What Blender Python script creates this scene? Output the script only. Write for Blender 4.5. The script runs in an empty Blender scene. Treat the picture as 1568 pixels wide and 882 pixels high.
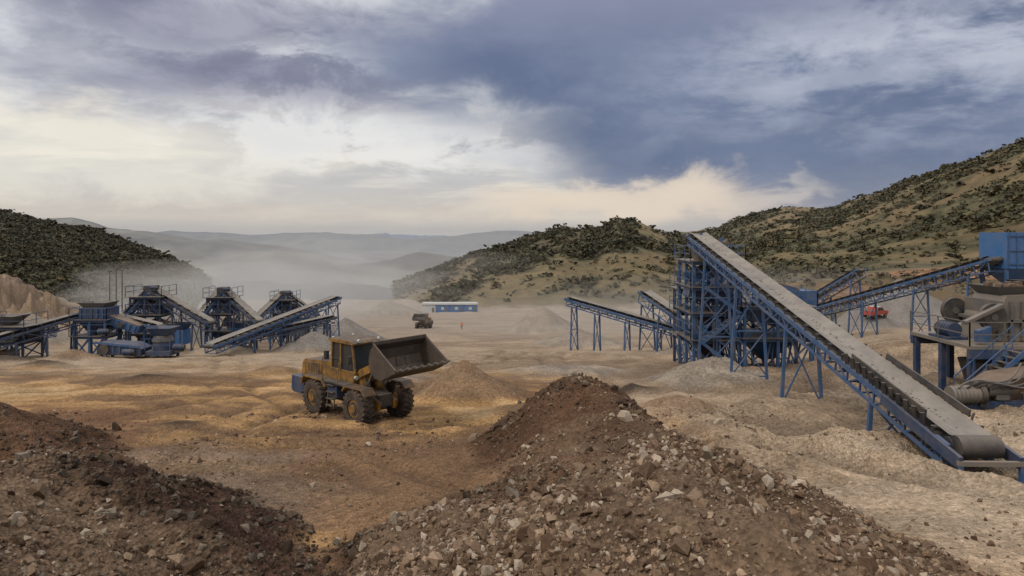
import bpy, bmesh, math, random
import numpy as np
from mathutils import Vector, Matrix, noise as mnoise
rng=np.random.default_rng(7); random.seed(7)
F=1022.0
scene=bpy.context.scene
# ------------------------------------------------------------------ noise
def _h(ix,iy,s):
    n=(ix*374761393+iy*668265263+s*974634777)&0xffffffff
    n=((n^(n>>13))*1274126177)&0xffffffff
    n=n^(n>>16)
    return (n&0xffff)/65535.0
def vn(x,y,s=0):
    x0=np.floor(x); y0=np.floor(y)
    fx=x-x0; fy=y-y0
    fx=fx*fx*fx*(fx*(fx*6-15)+10); fy=fy*fy*fy*(fy*(fy*6-15)+10)
    ix=x0.astype(np.int64); iy=y0.astype(np.int64)
    a=_h(ix,iy,s); b=_h(ix+1,iy,s); c=_h(ix,iy+1,s); d=_h(ix+1,iy+1,s)
    return (a*(1-fx)+b*fx)*(1-fy)+(c*(1-fx)+d*fx)*fy
def fbm(x,y,o=4,s=0,g=0.5):
    v=0;amp=1;t=0
    for i in range(o):
        v=v+amp*(vn(x,y,s+i*17)-0.5); t+=amp; amp*=g
        x,y=(x*0.8-y*0.6)*2.03+13.7,(x*0.6+y*0.8)*2.03+5.1
    return v/t*2
def ridged(x,y,o=4,s=0):
    v=0;amp=1;t=0
    for i in range(o):
        v=v+amp*(1-np.abs(2*vn(x,y,s+i*17)-1)); t+=amp; amp*=0.5
        x,y=(x*0.8-y*0.6)*2.03+13.7,(x*0.6+y*0.8)*2.03+5.1
    return v/t
def ss(a,b,x):
    t=np.clip((x-a)/(b-a),0,1); return t*t*(3-2*t)
def smax(a,b,k):
    h=np.clip(0.5+0.5*(a-b)/k,0,1)
    return b*(1-h)+a*h+k*h*(1-h)
def sub(mask,f,X,Y,fill=0.0):
    o=np.full(X.shape,fill); o[mask]=f(X[mask],Y[mask]); return o
# ------------------------------------------------------------------ terrain
SKL=([-600,-200,0,50,100,150,200,250,290,330,380,430,500],[225,285,320,333,346,352,373,390,407,432,464,520,640])
SKC=([400,480,545,600,650,720,790,830,865,895,915,945,975,1000,1040,1080,1150,1250,1400],[640,510,458,434,418,390,370,356,344,350,350,335,339,350,366,374,386,402,440])
SKR=([880,960,1000,1030,1100,1150,1200,1270,1350,1440,1500,1568,1750,2200],[640,430,378,358,348,328,320,319,293,259,241,219,160,60])
CAPS=[ # x0 y0 z0 x1 y1 z1 slope kind(0 dark loam 1 stony)
 (2.05,20.3,-4.35,2.5,16.5,-4.35,.72,0),(2.5,16.5,-4.35,2.7,15,-4.35,.66,.5),(2.7,15,-4.35,4.2,13.8,-4.55,.6,1),(4.2,13.8,-4.55,5.8,12,-4.95,.6,1),
 (5.8,12,-4.95,7.4,10,-5.3,.6,1),(1.1,9.3,-3.6,3.2,8,-3.45,.50,1),(2.6,15.0,-4.6,2.6,9,-3.75,.56,1),
 (-0.9,10.9,-4.55,1.1,9.3,-3.75,.47,1),(0.2,13.0,-4.9,2.2,14.0,-4.6,.5,.3),
 (-7.9,11,-3.75,-7.0,11,-3.8,.6,1),(-7.0,11,-3.8,-5.2,10,-4.4,.6,1),(-5.2,10,-4.4,-4.25,10,-4.8,.6,1),
 (-4.25,10,-4.8,-3.4,10.2,-5.2,.6,1),(-7.9,11,-3.75,-7.0,6,-3.0,.55,1),
 (-16,18.5,-4.5,-12.9,17,-5.2,.5,0),(0,0,-1.75,0,-4,-1.75,.6,1)]
MNDS=[ # x y h R tone (0 brown 1 grey 2 light 3 dark)
 (-2.4,33,1.75,3.5,0),(-20.8,70,2.1,4,1),(-22.4,90,3.2,6,1),(5.4,120,5.2,9,2),(-46,250,6,16,2),(8,80,1.9,8,2),
 (11.4,38,1.3,4.5,2),(65,112,8,13,1),(-43.6,85,6.3,8.5,1),(-37.8,90,6.2,7.5,2),(-32.3,95,6.4,8,1),(-40.5,53,.7,3.2,3),(-35.5,50.5,.5,2.4,3),(-37.5,57,.8,3,0),
 (-8.5,40,.5,5,2),(3.5,45,.6,6,2),(18,62,1.5,6,2),(50,95,3,7,1),(-28,66,1.2,4,2),(6.5,27,.5,3.0,0),(6.0,34,.5,2.2,3),(-52,66,2,5,1),(-58,80,4,7,2),(0.8,27,.55,2.4,0),
 (-16,45,.45,3,0),(-12.5,42,.35,2.2,0),(-22,40,.4,3,3),(-9.6,20.5,.3,2.4,0),(-12,24,.28,2.2,3)]
def hill(a,D,zf,sk,fd,rd,pw=0.85):
    px=a+784
    y=np.interp(px,sk[0],sk[1])
    zr=(355-y)/F*rd
    u=np.clip((D-fd)/(rd-fd),0,1)
    z=zf+(zr-zf)*(0.55*u**pw+0.45*ss(0,1,u))
    z=np.where(D>rd,zr-(D-rd)*0.3,z)
    amp=np.clip((zr+46)/26,0,1)
    z=np.where(zr<-46,-999.0,z)
    return np.where(D>fd,z,-999.0),u*(zr>-46),amp
def terrain(X,Y,full=False):
    X=np.asarray(X,float); Y=np.asarray(Y,float)
    r=np.hypot(X,Y); D=np.maximum(np.maximum(Y,0.3*r),0.3)
    a=np.clip(X/D*F,-1600,1600)
    mN=D<130; mM=D<420; mH=(D>90)&(D<1300); mF=D>700
    zf=np.where(D<150,-7.4-.116*(D-27),np.where(D<350,-21.7-.096*(D-150),-40.9-.01*(D-350)))
    zf=zf-215*ss(385,1150,D)
    zf=zf+1.6*ss(400,600,a)*ss(26,50,D)
    base=zf.copy()
    zf=zf+sub(D<900,lambda x,y:fbm(x/9,y/9,4,3),X,Y)*np.clip(D/60,0.3,1.2)*0.55*(1-ss(400,900,D))
    far=ss(900,2400,D)
    zf=zf+far*(sub(mF,lambda x,y:fbm(x/2200,y/1500,5,50)*150+(ridged(x/1300,y/700,4,61)-.5)*170,X,Y)+10)
    zf=zf+ss(11000,22000,D)*(225+sub(D>9000,lambda x,y:fbm(x/6000,y/9000,4,77)*230,X,Y))
    for (dc,dw,xs,ys,am,sc,sd) in ((4200,1300,[-200,20,60,110,140,165,260,420,620,800],[330,345,334,331,338,348,356,380,410,440],30,700,8),
                        (8500,1500,[-200,100,260,380,500,620,760,900],[372,366,356,364,358,367,357,364],60,1500,18),
                        (2700,500,[-200,150,240,330,420,520,640,760,860],[372,366,378,394,386,402,388,404,420],30,420,28),
                        (1700,380,[-200,150,220,330,430,520,620,700,800],[380,380,395,424,438,428,436,450,480],22,240,12)):
        g2=np.exp(-((D-dc)/dw)**2); y2=np.interp(a+784,xs,ys)
        nn=sub(g2>.01,lambda x,y:fbm(x/sc,y/sc,4,sd)*am+(ridged(x/sc*1.4,y/sc*1.4,3,sd+3)-.5)*am,X,Y)
        zf=np.maximum(zf,((355-y2)/F*dc+450)*g2-450+nn*g2)
    n1=sub(mH,lambda x,y:fbm(x/70,y/70,5,21),X,Y); n2=sub(mH,lambda x,y:ridged(x/45,y/45,4,33),X,Y,.5)
    hl,ul,al=hill(a,D,base,SKL,290,650)
    hl=hl+al*(n1*5+(n2-.5)*7)*ul*(0.3+0.7*np.sin(np.pi*np.clip(ul,0,1)))
    hc,uc,ac=hill(a,D,base,SKC,345,600,0.8)
    hc=hc+ac*(n1*5+(n2-.5)*9)*uc*(0.3+0.7*np.sin(np.pi*uc))
    rd=np.interp(a+784,[1000,1250,1568,1900],[900,750,520,460]); fd=np.interp(a+784,[1000,1150,1568],[330,175,165])
    wob=sub(mM,lambda x,y:fbm(x/14,y/14,4,5),X,Y)
    bz=base+ss(1110,1200,a+784)*((ss(118,140,D+wob*10)*.55+ss(145,178,D+wob*12)*.45)*9.5)
    hr,ur,ar=hill(a,D,bz,SKR,fd,rd,0.9)
    hr=hr+ar*(n1*7+(n2-.5)*14)*ur*(0.3+0.7*np.sin(np.pi*ur))
    bank=ss(1110,1200,a+784)*ss(110,125,D)*(1-ss(178,205,D+n1*25))
    zb=np.where(D<220,bz+(n2-.4)*2.6*bank+wob*1.6*bank,-999)
    lm=1-ss(-40,230,a+784+sub(mM,lambda x,y:fbm(y/20,x/20,3,9),X,Y)*45)
    rg=sub(mM,lambda x,y:ridged(x/8,y/8,5,15),X,Y,.5)
    cut=lm*ss(98,136,D+(rg-.5)*40)
    zl=np.where(cut>0,base+cut*9.5*(1-ss(136,330,D))+(n2-.5)*4.0*cut+(rg-.5)*4.5*cut,-999)
    z=zf
    for h_ in (hl,hc,hr): z=np.maximum(z,h_)
    z=np.maximum(np.maximum(z,zb),zl)
    md=np.zeros_like(z); mt=np.zeros_like(z)-1
    for (mx,my,mh,R,tn) in MNDS:
        mk=(np.abs(X-mx)<R*1.4)&(np.abs(Y-my)<R*1.4)
        if not mk.any(): continue
        xs,ys=X[mk],Y[mk]
        q=np.hypot(xs-mx,(ys-my))*(1+0.25*fbm(xs/R*1.3+mx,ys/R*1.3,3,31))
        t=np.clip(1-q/R,0,1); hh=mh*(np.sqrt(t*t+0.02)-0.141)*1.15
        hh=np.where(t>0,hh,0)
        mt[mk]=np.where(hh>md[mk],tn,mt[mk]); md[mk]=np.maximum(md[mk],hh)
    z=z+md
    gm=ss(150,330,a)*ss(13,18,D)*(1-ss(40,60,D))
    gr=sub(gm>0,lambda x,y:ridged(x/3.2+y*.12,y/6.0,4,90),X,Y,.55)
    z=z+gm*((gr-.55)*1.5)
    def ruts(x,y):
        rut=np.zeros_like(x)
        for k,(cx,sk_,dr) in enumerate(((-9.0,.25,0),(-11.2,.25,0),(-4.2,-.35,1),(-6.3,-.35,1),(1.0,.1,2),(3.0,.1,2),(-15,.6,3),(-17,.6,3),(-7,-.6,4),(-9.1,-.6,4))):
            q=np.abs(x-cx-np.sin(y/8+dr*1.7)*1.8-(y-27)*sk_)
            rut=np.maximum(rut,np.exp(-(q/.34)**2)*ss(-.35,.15,fbm(x/6,y/6,2,300+k)))
        for k,(cy,sk_,dr) in enumerate(((23.5,.10,0),(25.4,.10,0),(20,-.15,1),(22,-.15,1),(31,-.05,2),(33.2,-.05,2),(36,.12,3),(38.4,.12,3),(17.5,.05,4))):
            q=np.abs(y-cy-np.sin(x/6+dr)*1.2-x*sk_)
            rut=np.maximum(rut,np.exp(-(q/.36)**2)*ss(-.35,.15,fbm(x/6,y/6,2,320+k))*(x<6))
        return rut
    rut=sub((D<75)&(D>12.5),ruts,X,Y)
    z=z-rut*.16
    pk=np.zeros_like(z); pm=np.zeros_like(z)
    mP=D<30
    if mP.any():
        x,y=X[mP],Y[mP]; zp=np.full_like(x,-99.0); pk_=np.zeros_like(x)
        jx=x+fbm(x/1.3,y/1.3,3,41)*.45; jy=y+fbm(x/1.3,y/1.3,3,47)*.45
        for (x0,y0,z0,x1,y1,z1,sl,k) in CAPS:
            dx,dy=x1-x0,y1-y0; Lq=dx*dx+dy*dy
            t=np.clip(((jx-x0)*dx+(jy-y0)*dy)/Lq,0,1)
            q=np.hypot(jx-x0-t*dx,jy-y0-t*dy)
            zz=z0+(z1-z0)*t-sl*(np.sqrt(q*q+.09)-.3)
            pk_=np.where(zz>zp,k,pk_); zp=smax(zz,zp,.16)
        z0_=z[mP]; z[mP]=smax(z0_,zp,.2); pm[mP]=ss(-.12,.25,zp-z0_); pk[mP]=pk_
    nm=(1-ss(60,120,D))
    z=z+nm*(sub(mN,lambda x,y:fbm(x/1.1,y/1.1,4,71),X,Y)*(0.10+0.10*pm)+ (sub(mN,lambda x,y:ridged(x/.35,y/.35,3,72),X,Y,.5)-.5)*(0.04+0.06*pm))
    if not full: return z
    hid=np.maximum.reduce([np.where(hl>base+.5,1,0),np.where(hc>base+.5,2,0),np.where(hr>np.maximum(base+.5,zb-.2),3,0)])
    hid=np.where((hid==2)&(hl>hc),1,hid); hid=np.where((hid==3)&(hc>hr),2,hid)
    hid=np.where(np.maximum.reduce([hl,hc,hr])<zf-.5,0,hid)
    return z,dict(D=D,a=a,pm=pm,pk=pk,md=md,mt=mt,bank=bank,cut=cut,hill=hid*(D<1200),ul=ul,uc=uc,ur=ur,n1=n1,n2=n2,gm=gm,gr=gr,rut=rut,rg=rg,wob=wob)
def HT(x,y): return float(terrain(np.array([x]),np.array([y]))[0])

def mixc(c,d,m):
    m=m[...,None]; return c*(1-m)+np.asarray(d)*m
def haze(D,c):  # aerial haze painted into the base colour, growing with distance
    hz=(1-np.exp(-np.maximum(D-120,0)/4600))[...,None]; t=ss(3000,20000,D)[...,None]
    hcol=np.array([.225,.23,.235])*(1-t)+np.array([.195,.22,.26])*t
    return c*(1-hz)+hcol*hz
def colour(X,Y,z,M):
    D,a=M['D'],M['a']
    c=np.zeros(X.shape+(3,))+np.array([.385,.23,.10])
    mA=D<420
    A1=sub(mA,lambda x,y:fbm(x/5,y/3,5,101),X,Y); A2=sub(mA,lambda x,y:fbm(x/1.2,y/1.2,4,111),X,Y); A3=sub(mA,lambda x,y:fbm(x/14,y/7,4,121),X,Y); A4=sub(mA,lambda x,y:fbm(x/3,y/1.3,4,127),X,Y)
    c=c*(1+0.36*A1+0.28*A2)[...,None]
    c=mixc(c,[.16,.095,.055],ss(-.02,.30,A3+A4*.55)*.85)
    c=mixc(c,[.45,.325,.18],ss(.15,.5,-A3+A2*.3)*.5)
    g=np.exp(-(((a+470)/210)**2+((D-17.5)/4.0)**2))
    c=mixc(c,np.array([.18,.13,.092])*(1+.4*A2)[...,None],ss(.25,.8,g+A1*.4+A4*.2)*.75)
    g=np.exp(-(((a+700)/160)**2+((D-24)/6.)**2))
    c=mixc(c,[.17,.09,.05],ss(.25,.7,g+A4*.35)*.75)
    b=np.maximum(ss(36,54,D+A1*12),ss(1.5,4.5,X-2.0+A1*2.0)*ss(10,14,D+X*.3))
    pale=np.array([.325,.24,.16])*(1+0.30*A1+0.22*A2)[...,None]
    pale=mixc(pale,[.17,.118,.076],ss(-.02,.4,A3+.45*A4)*.6)
    pale=mixc(pale,[.40,.315,.225],ss(.0,.4,-A3+.5*A4)*.45)
    c=c*(1-b[...,None])+pale*b[...,None]
    c=mixc(c,[.145,.105,.072],M['gm']*ss(.64,.38,M['gr'])*.7)
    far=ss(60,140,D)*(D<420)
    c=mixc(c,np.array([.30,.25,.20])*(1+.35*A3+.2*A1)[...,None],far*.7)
    c=mixc(c,[.115,.072,.044],M['rut']*.65*(1-.45*b))
    tones=[[.20,.13,.078],[.20,.185,.165],[.28,.235,.185],[.05,.037,.028]]
    for i,tn in enumerate(tones):
        m=ss(.03,.35,M['md'])*(M['mt']==i)
        c=mixc(c,np.array(tn)*(1+.3*A2)[...,None],m*.85)
    c=c*(1+.2*A2*(D<60))[...,None]
    pk=M['pk'][...,None]
    loam=np.array([.105,.058,.033]); stony=np.array([.15,.10,.063])
    pc=loam*(1-pk)+stony*pk
    flank_shade=ss(.0,.8,(X+8.2)*.5)*(X<-2.5)*ss(9.8,10.9,Y+.25*(X+6))  # left heap's flank away from the sun, its shade painted into the albedo
    pc=pc*(1-flank_shade[...,None])+np.array([.055,.030,.020])*flank_shade[...,None]
    pc=pc*(1+.45*A2+.3*A1)[...,None]
    c=c*(1-M['pm'][...,None])+pc*M['pm'][...,None]
    mh=(D>85)&(D<1300)
    hn=sub(mh,lambda x,y:fbm(x/40,y/40,5,131),X,Y); hn2=sub(mh,lambda x,y:fbm(x/9,y/9,4,141),X,Y); hn3=sub(mh,lambda x,y:fbm(x/3.5,y/3.5,3,143),X,Y)
    green=np.array([.066,.060,.028]); tan=np.array([.150,.108,.050]); soil=np.array([.18,.112,.060])
    hc=green*(1+.6*hn2+.5*hn3)[...,None]
    tm=ss(-.1,.45,hn+.45*hn2+np.where(M['hill']==2,.45*ss(.70,.30,M['uc'])-.12,0)-np.where(M['hill']==1,.6,0))
    hc=mixc(hc,tan*(1+.4*hn3)[...,None],tm*.8)
    hc=mixc(hc,soil,ss(.30,.5,hn-.2*hn2)*.4*(M['hill']!=1))
    hc=hc*(.65+.65*M['n2'])[...,None]
    hm=(M['hill']>0)*1.0
    u=np.where(M['hill']==1,M['ul'],np.where(M['hill']==2,M['uc'],M['ur']))
    hm=hm*ss(.0,.06,u+hn2*.05)
    hc=mixc(hc,[.22,.19,.15],ss(.22,.0,u)*.35)  # hazy air at the hill foot, painted as a paler ground colour
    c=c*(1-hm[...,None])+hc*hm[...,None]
    bm=ss(.05,.4,M['bank'])
    bank=np.array([.225,.125,.066])*(1+.6*hn2+.6*(M['n2']-.5)+.6*hn3)[...,None]
    bank=mixc(bank,[.09,.075,.036],ss(-.05,.35,M['wob']+hn2*.6)*.8)
    c=c*(1-bm[...,None])+bank*bm[...,None]
    cm=ss(.02,.2,M['cut'])*(D<190)
    cc=np.array([.215,.155,.105])*(1+.8*hn2+1.2*(M['rg']-.5)+.5*hn3)[...,None]
    cc=mixc(cc,[.10,.078,.045],ss(.0,.4,hn+hn2*.5)*.7)
    c=c*(1-cm[...,None])+cc*cm[...,None]
    fm=ss(420,800,D)*(M['hill']==0)
    fc=np.array([.105,.098,.068])*(1+1.3*sub(fm>0,lambda x,y:fbm(x/400,y/260,5,151),X,Y)+1.0*sub(fm>0,lambda x,y:fbm(x/90,y/90,3,161),X,Y))[...,None]
    c=c*(1-fm[...,None])+np.clip(fc,.02,1)*fm[...,None]
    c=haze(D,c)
    return np.clip(c,.015,.75)

def np_mesh(name,V,Fq,nper,smooth=True):
    me=bpy.data.meshes.new(name)
    me.vertices.add(len(V)); me.vertices.foreach_set('co',V.astype(np.float32).ravel())
    n=len(Fq); me.loops.add(n*nper); me.loops.foreach_set('vertex_index',Fq.astype(np.int32).ravel())
    me.polygons.add(n); me.polygons.foreach_set('loop_start',np.arange(0,n*nper,nper,dtype=np.int32))
    try: me.polygons.foreach_set('loop_total',np.full(n,nper,dtype=np.int32))
    except Exception: pass
    me.polygons.foreach_set('use_smooth',np.full(n,smooth,dtype=bool))
    me.update(calc_edges=True)
    ob=bpy.data.objects.new(name,me); scene.collection.objects.link(ob); return ob
def add_col(me,C,name='Col'):
    at=me.color_attributes.new(name,'FLOAT_COLOR','POINT')
    d=np.ones((len(C),4),np.float32); d[:,:3]=C; at.data.foreach_set('color',d.ravel())

# ------------------------------------------------------------------ materials
def new_mat(name):
    m=bpy.data.materials.new(name); m.use_nodes=True
    nt=m.node_tree; b=nt.nodes['Principled BSDF']; return m,nt,b
def L(nt,a,b): nt.links.new(a,b)
def paint(name,col,dust=(.22,.165,.115),damt=.45,rough=.6,metal=0,scale=1.5,bump=.15,lo=.36,hi=.66):
    m,nt,b=new_mat(name)
    tc=nt.nodes.new('ShaderNodeTexCoord')
    n=nt.nodes.new('ShaderNodeTexNoise'); n.inputs['Scale'].default_value=scale; n.inputs['Detail'].default_value=8; n.inputs['Roughness'].default_value=.68
    L(nt,tc.outputs['Object'],n.inputs['Vector'])
    r=nt.nodes.new('ShaderNodeValToRGB'); r.color_ramp.elements[0].position=lo; r.color_ramp.elements[1].position=hi
    r.color_ramp.elements[0].color=(0,0,0,1); r.color_ramp.elements[1].color=(damt,)*3+(1,)
    L(nt,n.outputs['Fac'],r.inputs['Fac'])
    geo=nt.nodes.new('ShaderNodeNewGeometry'); sx=nt.nodes.new('ShaderNodeSeparateXYZ'); L(nt,geo.outputs['Normal'],sx.inputs[0])
    mu=nt.nodes.new('ShaderNodeMath'); mu.operation='MULTIPLY_ADD'; mu.use_clamp=True; mu.inputs[1].default_value=damt*.6
    L(nt,sx.outputs['Z'],mu.inputs[0]); L(nt,r.outputs['Color'],mu.inputs[2])
    mx=nt.nodes.new('ShaderNodeMix'); mx.data_type='RGBA'
    mx.inputs[6].default_value=tuple(col)+(1,); mx.inputs[7].default_value=tuple(dust)+(1,)
    L(nt,mu.outputs[0],mx.inputs[0]); L(nt,mx.outputs[2],b.inputs['Base Color'])
    b.inputs['Roughness'].default_value=rough; b.inputs['Metallic'].default_value=metal
    bp=nt.nodes.new('ShaderNodeBump'); bp.inputs['Strength'].default_value=bump; bp.inputs['Distance'].default_value=.03
    n2=nt.nodes.new('ShaderNodeTexNoise'); n2.inputs['Scale'].default_value=scale*12; L(nt,tc.outputs['Object'],n2.inputs['Vector'])
    L(nt,n2.outputs['Fac'],bp.inputs['Height']); L(nt,bp.outputs[0],b.inputs['Normal'])
    return m
BLUE=paint('blue_steel',(.018,.080,.20),damt=.34)
BLUE2=paint('deep_blue_steel',(.012,.038,.095),damt=.3)
BLUEB=paint('bright_blue_sheet',(.018,.115,.30),damt=.3,scale=.9)
STEEL=paint('grey_steel',(.085,.084,.082),damt=.45)
PLATE=paint('pale_dusty_plate',(.15,.138,.12),damt=.6)
DARK=paint('dark_machinery',(.025,.026,.029),damt=.35)
BELT=paint('belt_rubber',(.105,.10,.095),dust=(.25,.215,.175),damt=.65,rough=.85,scale=.9)
RUST=paint('rusty_chute',(.10,.055,.033),damt=.5)
YEL=paint('loader_yellow',(.30,.15,.020),dust=(.075,.052,.034),damt=.95,rough=.65,scale=2.6,lo=.40,hi=.60)
TYRE=paint('tyre_rubber',(.022,.020,.019),dust=(.13,.088,.06),damt=.65,rough=.9,scale=4)
BUCK=paint('bucket_steel',(.050,.038,.030),dust=(.12,.083,.055),damt=.6,rough=.7,scale=2.5)
WHT=paint('white_panel',(.50,.50,.48),damt=.3)
RED=paint('red_paint',(.38,.045,.03),damt=.3)
GLASS,ntg,bg=new_mat('dark_glass'); bg.inputs['Base Color'].default_value=(.03,.035,.04,1); bg.inputs['Roughness'].default_value=.15
LENS,ntl,bl=new_mat('lamp_lens'); bl.inputs['Base Color'].default_value=(.4,.4,.37,1); bl.inputs['Roughness'].default_value=.2
MATS=[BLUE,BLUE2,BLUEB,STEEL,PLATE,DARK,BELT,RUST,YEL,TYRE,BUCK,WHT,RED,GLASS,LENS]
bl_,b2,bb,st,pl,dk,be,ru,ye,ty,bu,wh,re,gl,le=range(15)

class MB:
    def __init__(s): s.v=[];s.f=[];s.m=[];s.sm=[]
    def add(s,vs,fs,m,smooth=False):
        o=len(s.v); s.v+= [tuple(v) for v in vs]
        for f in fs: s.f.append([o+i for i in f]); s.m.append(m); s.sm.append(smooth)
    def beam(s,p,q,w,h=None,m=0,up=(0,0,1)):
        h=h or w; p=Vector(p);q=Vector(q); d=(q-p)
        if d.length<1e-5: return
        d.normalize(); u=Vector(up)
        if abs(d.dot(u))>.98: u=Vector((1,0,0))
        sd=d.cross(u).normalized(); n=sd.cross(d)
        vs=[c+sd*(w/2*i)+n*(h/2*j) for c in (p,q) for i,j in ((-1,-1),(1,-1),(1,1),(-1,1))]
        s.add(vs,[(0,1,2,3),(7,6,5,4),(0,4,5,1),(1,5,6,2),(2,6,7,3),(3,7,4,0)],m)
    def box(s,c,sz,m=0,rz=0):
        cx,cy,cz=c; a,b,h=sz; co,si=math.cos(rz),math.sin(rz)
        vs=[]
        for z in (-h/2,h/2):
            for x,y in ((-a/2,-b/2),(a/2,-b/2),(a/2,b/2),(-a/2,b/2)): vs.append((cx+x*co-y*si,cy+x*si+y*co,cz+z))
        s.add(vs,[(3,2,1,0),(4,5,6,7),(0,1,5,4),(1,2,6,5),(2,3,7,6),(3,0,4,7)],m)
    def cyl(s,p,q,r,m=0,n=14,r2=None,cap=True):
        p=Vector(p);q=Vector(q); d=(q-p).normalized(); u=Vector((0,0,1))
        if abs(d.dot(u))>.98: u=Vector((1,0,0))
        a=d.cross(u).normalized(); b=a.cross(d); r2=r if r2 is None else r2
        vs=[p+(a*math.cos(t)+b*math.sin(t))*r for t in [2*math.pi*i/n for i in range(n)]]+[q+(a*math.cos(t)+b*math.sin(t))*r2 for t in [2*math.pi*i/n for i in range(n)]]
        s.add(vs,[(i,(i+1)%n,n+(i+1)%n,n+i) for i in range(n)],m,True)
        if cap: s.add(vs,[tuple(range(n))[::-1],tuple(range(n,2*n))],m)
    def prof(s,pts,y0,y1,m=0):
        n=len(pts); vs=[(x,y0,z) for x,z in pts]+[(x,y1,z) for x,z in pts]
        s.add(vs,[tuple(range(n)),tuple(range(n,2*n))[::-1]]+[(i,n+i,n+(i+1)%n,(i+1)%n) for i in range(n)],m)
    def frust(s,c,sz0,sz1,h,m=0):
        x,y,z=c; vs=[]
        for (a,b),zz in ((sz0,z),(sz1,z+h)):
            for i,j in ((-1,-1),(1,-1),(1,1),(-1,1)): vs.append((x+i*a/2,y+j*b/2,zz))
        s.add(vs,[(0,1,5,4),(1,2,6,5),(2,3,7,6),(3,0,4,7),(3,2,1,0)],m)
    def build(s,name,loc=(0,0,0),rz=0,bevel=0,mats=None):
        me=bpy.data.meshes.new(name); me.from_pydata(s.v,[],s.f); me.update()
        for mm in (mats or MATS): me.materials.append(mm)
        me.polygons.foreach_set('material_index',s.m); me.polygons.foreach_set('use_smooth',s.sm)
        bm=bmesh.new(); bm.from_mesh(me); bmesh.ops.recalc_face_normals(bm,faces=bm.faces); bm.to_mesh(me); bm.free()
        ob=bpy.data.objects.new(name,me); scene.collection.objects.link(ob)
        ob.location=loc; ob.rotation_euler=(0,0,rz)
        if bevel:
            b=ob.modifiers.new('bevel','BEVEL'); b.width=bevel; b.segments=2; b.limit_method='ANGLE'; b.angle_limit=math.radians(40)
        return ob
def S(h,v,d):   # image pixels to world: lateral and vertical pixel offsets (parts in 1022) at range d metres
    return Vector((h/F*d,d,v/F*d))

# ------------------------------------------------------------------ conveyor
def conveyor(mb,A,B,w=1.0,legs=(.2,.5,.8),depth=.55,frame=bl_):
    A=Vector(A);B=Vector(B); d=(B-A); Ln=d.length; d.normalize()
    s=d.cross(Vector((0,0,1))).normalized(); n=s.cross(d).normalized()
    hw=w/2+.1
    for k in (-1,1):
        mb.beam(A+s*k*hw,B+s*k*hw,.09,.2,frame,up=n)
        if depth>0: mb.beam(A+s*k*hw-n*depth,B+s*k*hw-n*depth,.08,.1,frame,up=n)
    ns=max(2,int(Ln/max(.9,depth*1.7)))
    for i in range(ns+1):
        p=A+d*(Ln*i/ns)
        for k in (-1,1):
            if depth>0:
                mb.beam(p+s*k*hw,p+s*k*hw-n*depth,.06,.06,frame)
                if i<ns:
                    q=A+d*(Ln*(i+1)/ns)
                    if i%2: mb.beam(p+s*k*hw,q+s*k*hw-n*depth,.05,.05,frame)
                    else: mb.beam(p+s*k*hw-n*depth,q+s*k*hw,.05,.05,frame)
        if depth>0: mb.beam(p-s*hw-n*depth,p+s*hw-n*depth,.05,.05,frame)
    ni=int(Ln/1.1)
    for i in range(ni+1):
        p=A+d*(Ln*(i+.5)/(ni+1))
        mb.beam(p-s*hw+n*.12,p+s*hw+n*.12,.06,.05,st,up=n)
        for k in (-1,1):
            mb.beam(p+s*k*hw+n*.1,p+s*k*(hw+.02)+n*.34,.06,.05,dk)
            mb.cyl(p+s*k*(hw-.04)+n*.31,p+s*k*w*.24+n*.17,.055,dk,8)
            mb.cyl(p+s*k*(hw-.05)-n*.24,p+s*k*(hw-.25)-n*.24,.06,dk,8)
    cs=[(-.5,.36),(-.26,.25),(0,.235),(.26,.25),(.5,.36)]
    nseg=max(2,int(Ln/1.1))
    for i in range(4):
        for j in range(nseg):
            vs=[]
            for tt in (j/nseg,(j+1)/nseg):
                P=A+d*(Ln*tt)
                for c in (cs[i],cs[i+1]): vs.append(P+s*c[0]*w+n*c[1])
            mb.add(vs,[(0,1,3,2)],be,False)
    mb.beam(A-n*.16,B-n*.16,w*.92,.02,be,up=n)
    for j in range(int(Ln*6)):
        q=A+d*random.uniform(.5,Ln-.5)+s*random.gauss(0,.09)*w+n*.245; r_=random.uniform(.015,.035)
        mb.box(tuple(q),(r_*2,r_*1.6,r_),pl,random.uniform(0,3))
    for P,k in ((A,-1),(B,1)):
        c=P+n*.05
        mb.cyl(c-s*(w*.5),c+s*(w*.5),.22,dk,16)
        mb.cyl(c-s*(hw+.12),c+s*(hw+.12),.06,st,10)
        for kk in (-1,1): mb.beam(c+s*kk*(hw+.02)-d*.25,c+s*kk*(hw+.02)+d*.3,.1,.26,frame,up=n)
    for t in legs:
        p=A+d*(Ln*t)-n*depth
        g=HT(p.x,p.y)-.3
        H=p.z-g
        if H<.3: continue
        f=[]
        for k in (-1,1):
            top=p+s*k*hw; bot=Vector((p.x+s.x*k*(hw+.06*H),p.y+s.y*k*(hw+.06*H),g)); f.append((top,bot))
            mb.beam(top,bot,.13,.13,frame,up=(d.x,d.y,0))
        nb=max(1,int(H/2.2))
        for i in range(nb):
            a0,a1=i/nb,(i+1)/nb
            l0=f[0][0].lerp(f[0][1],a0); l1=f[0][0].lerp(f[0][1],a1*.97); r0=f[1][0].lerp(f[1][1],a0); r1=f[1][0].lerp(f[1][1],a1*.97)
            mb.beam(l0,r1,.06,.06,frame); mb.beam(r0,l1,.06,.06,frame); mb.beam(l1,r1,.07,.07,frame)
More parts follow.
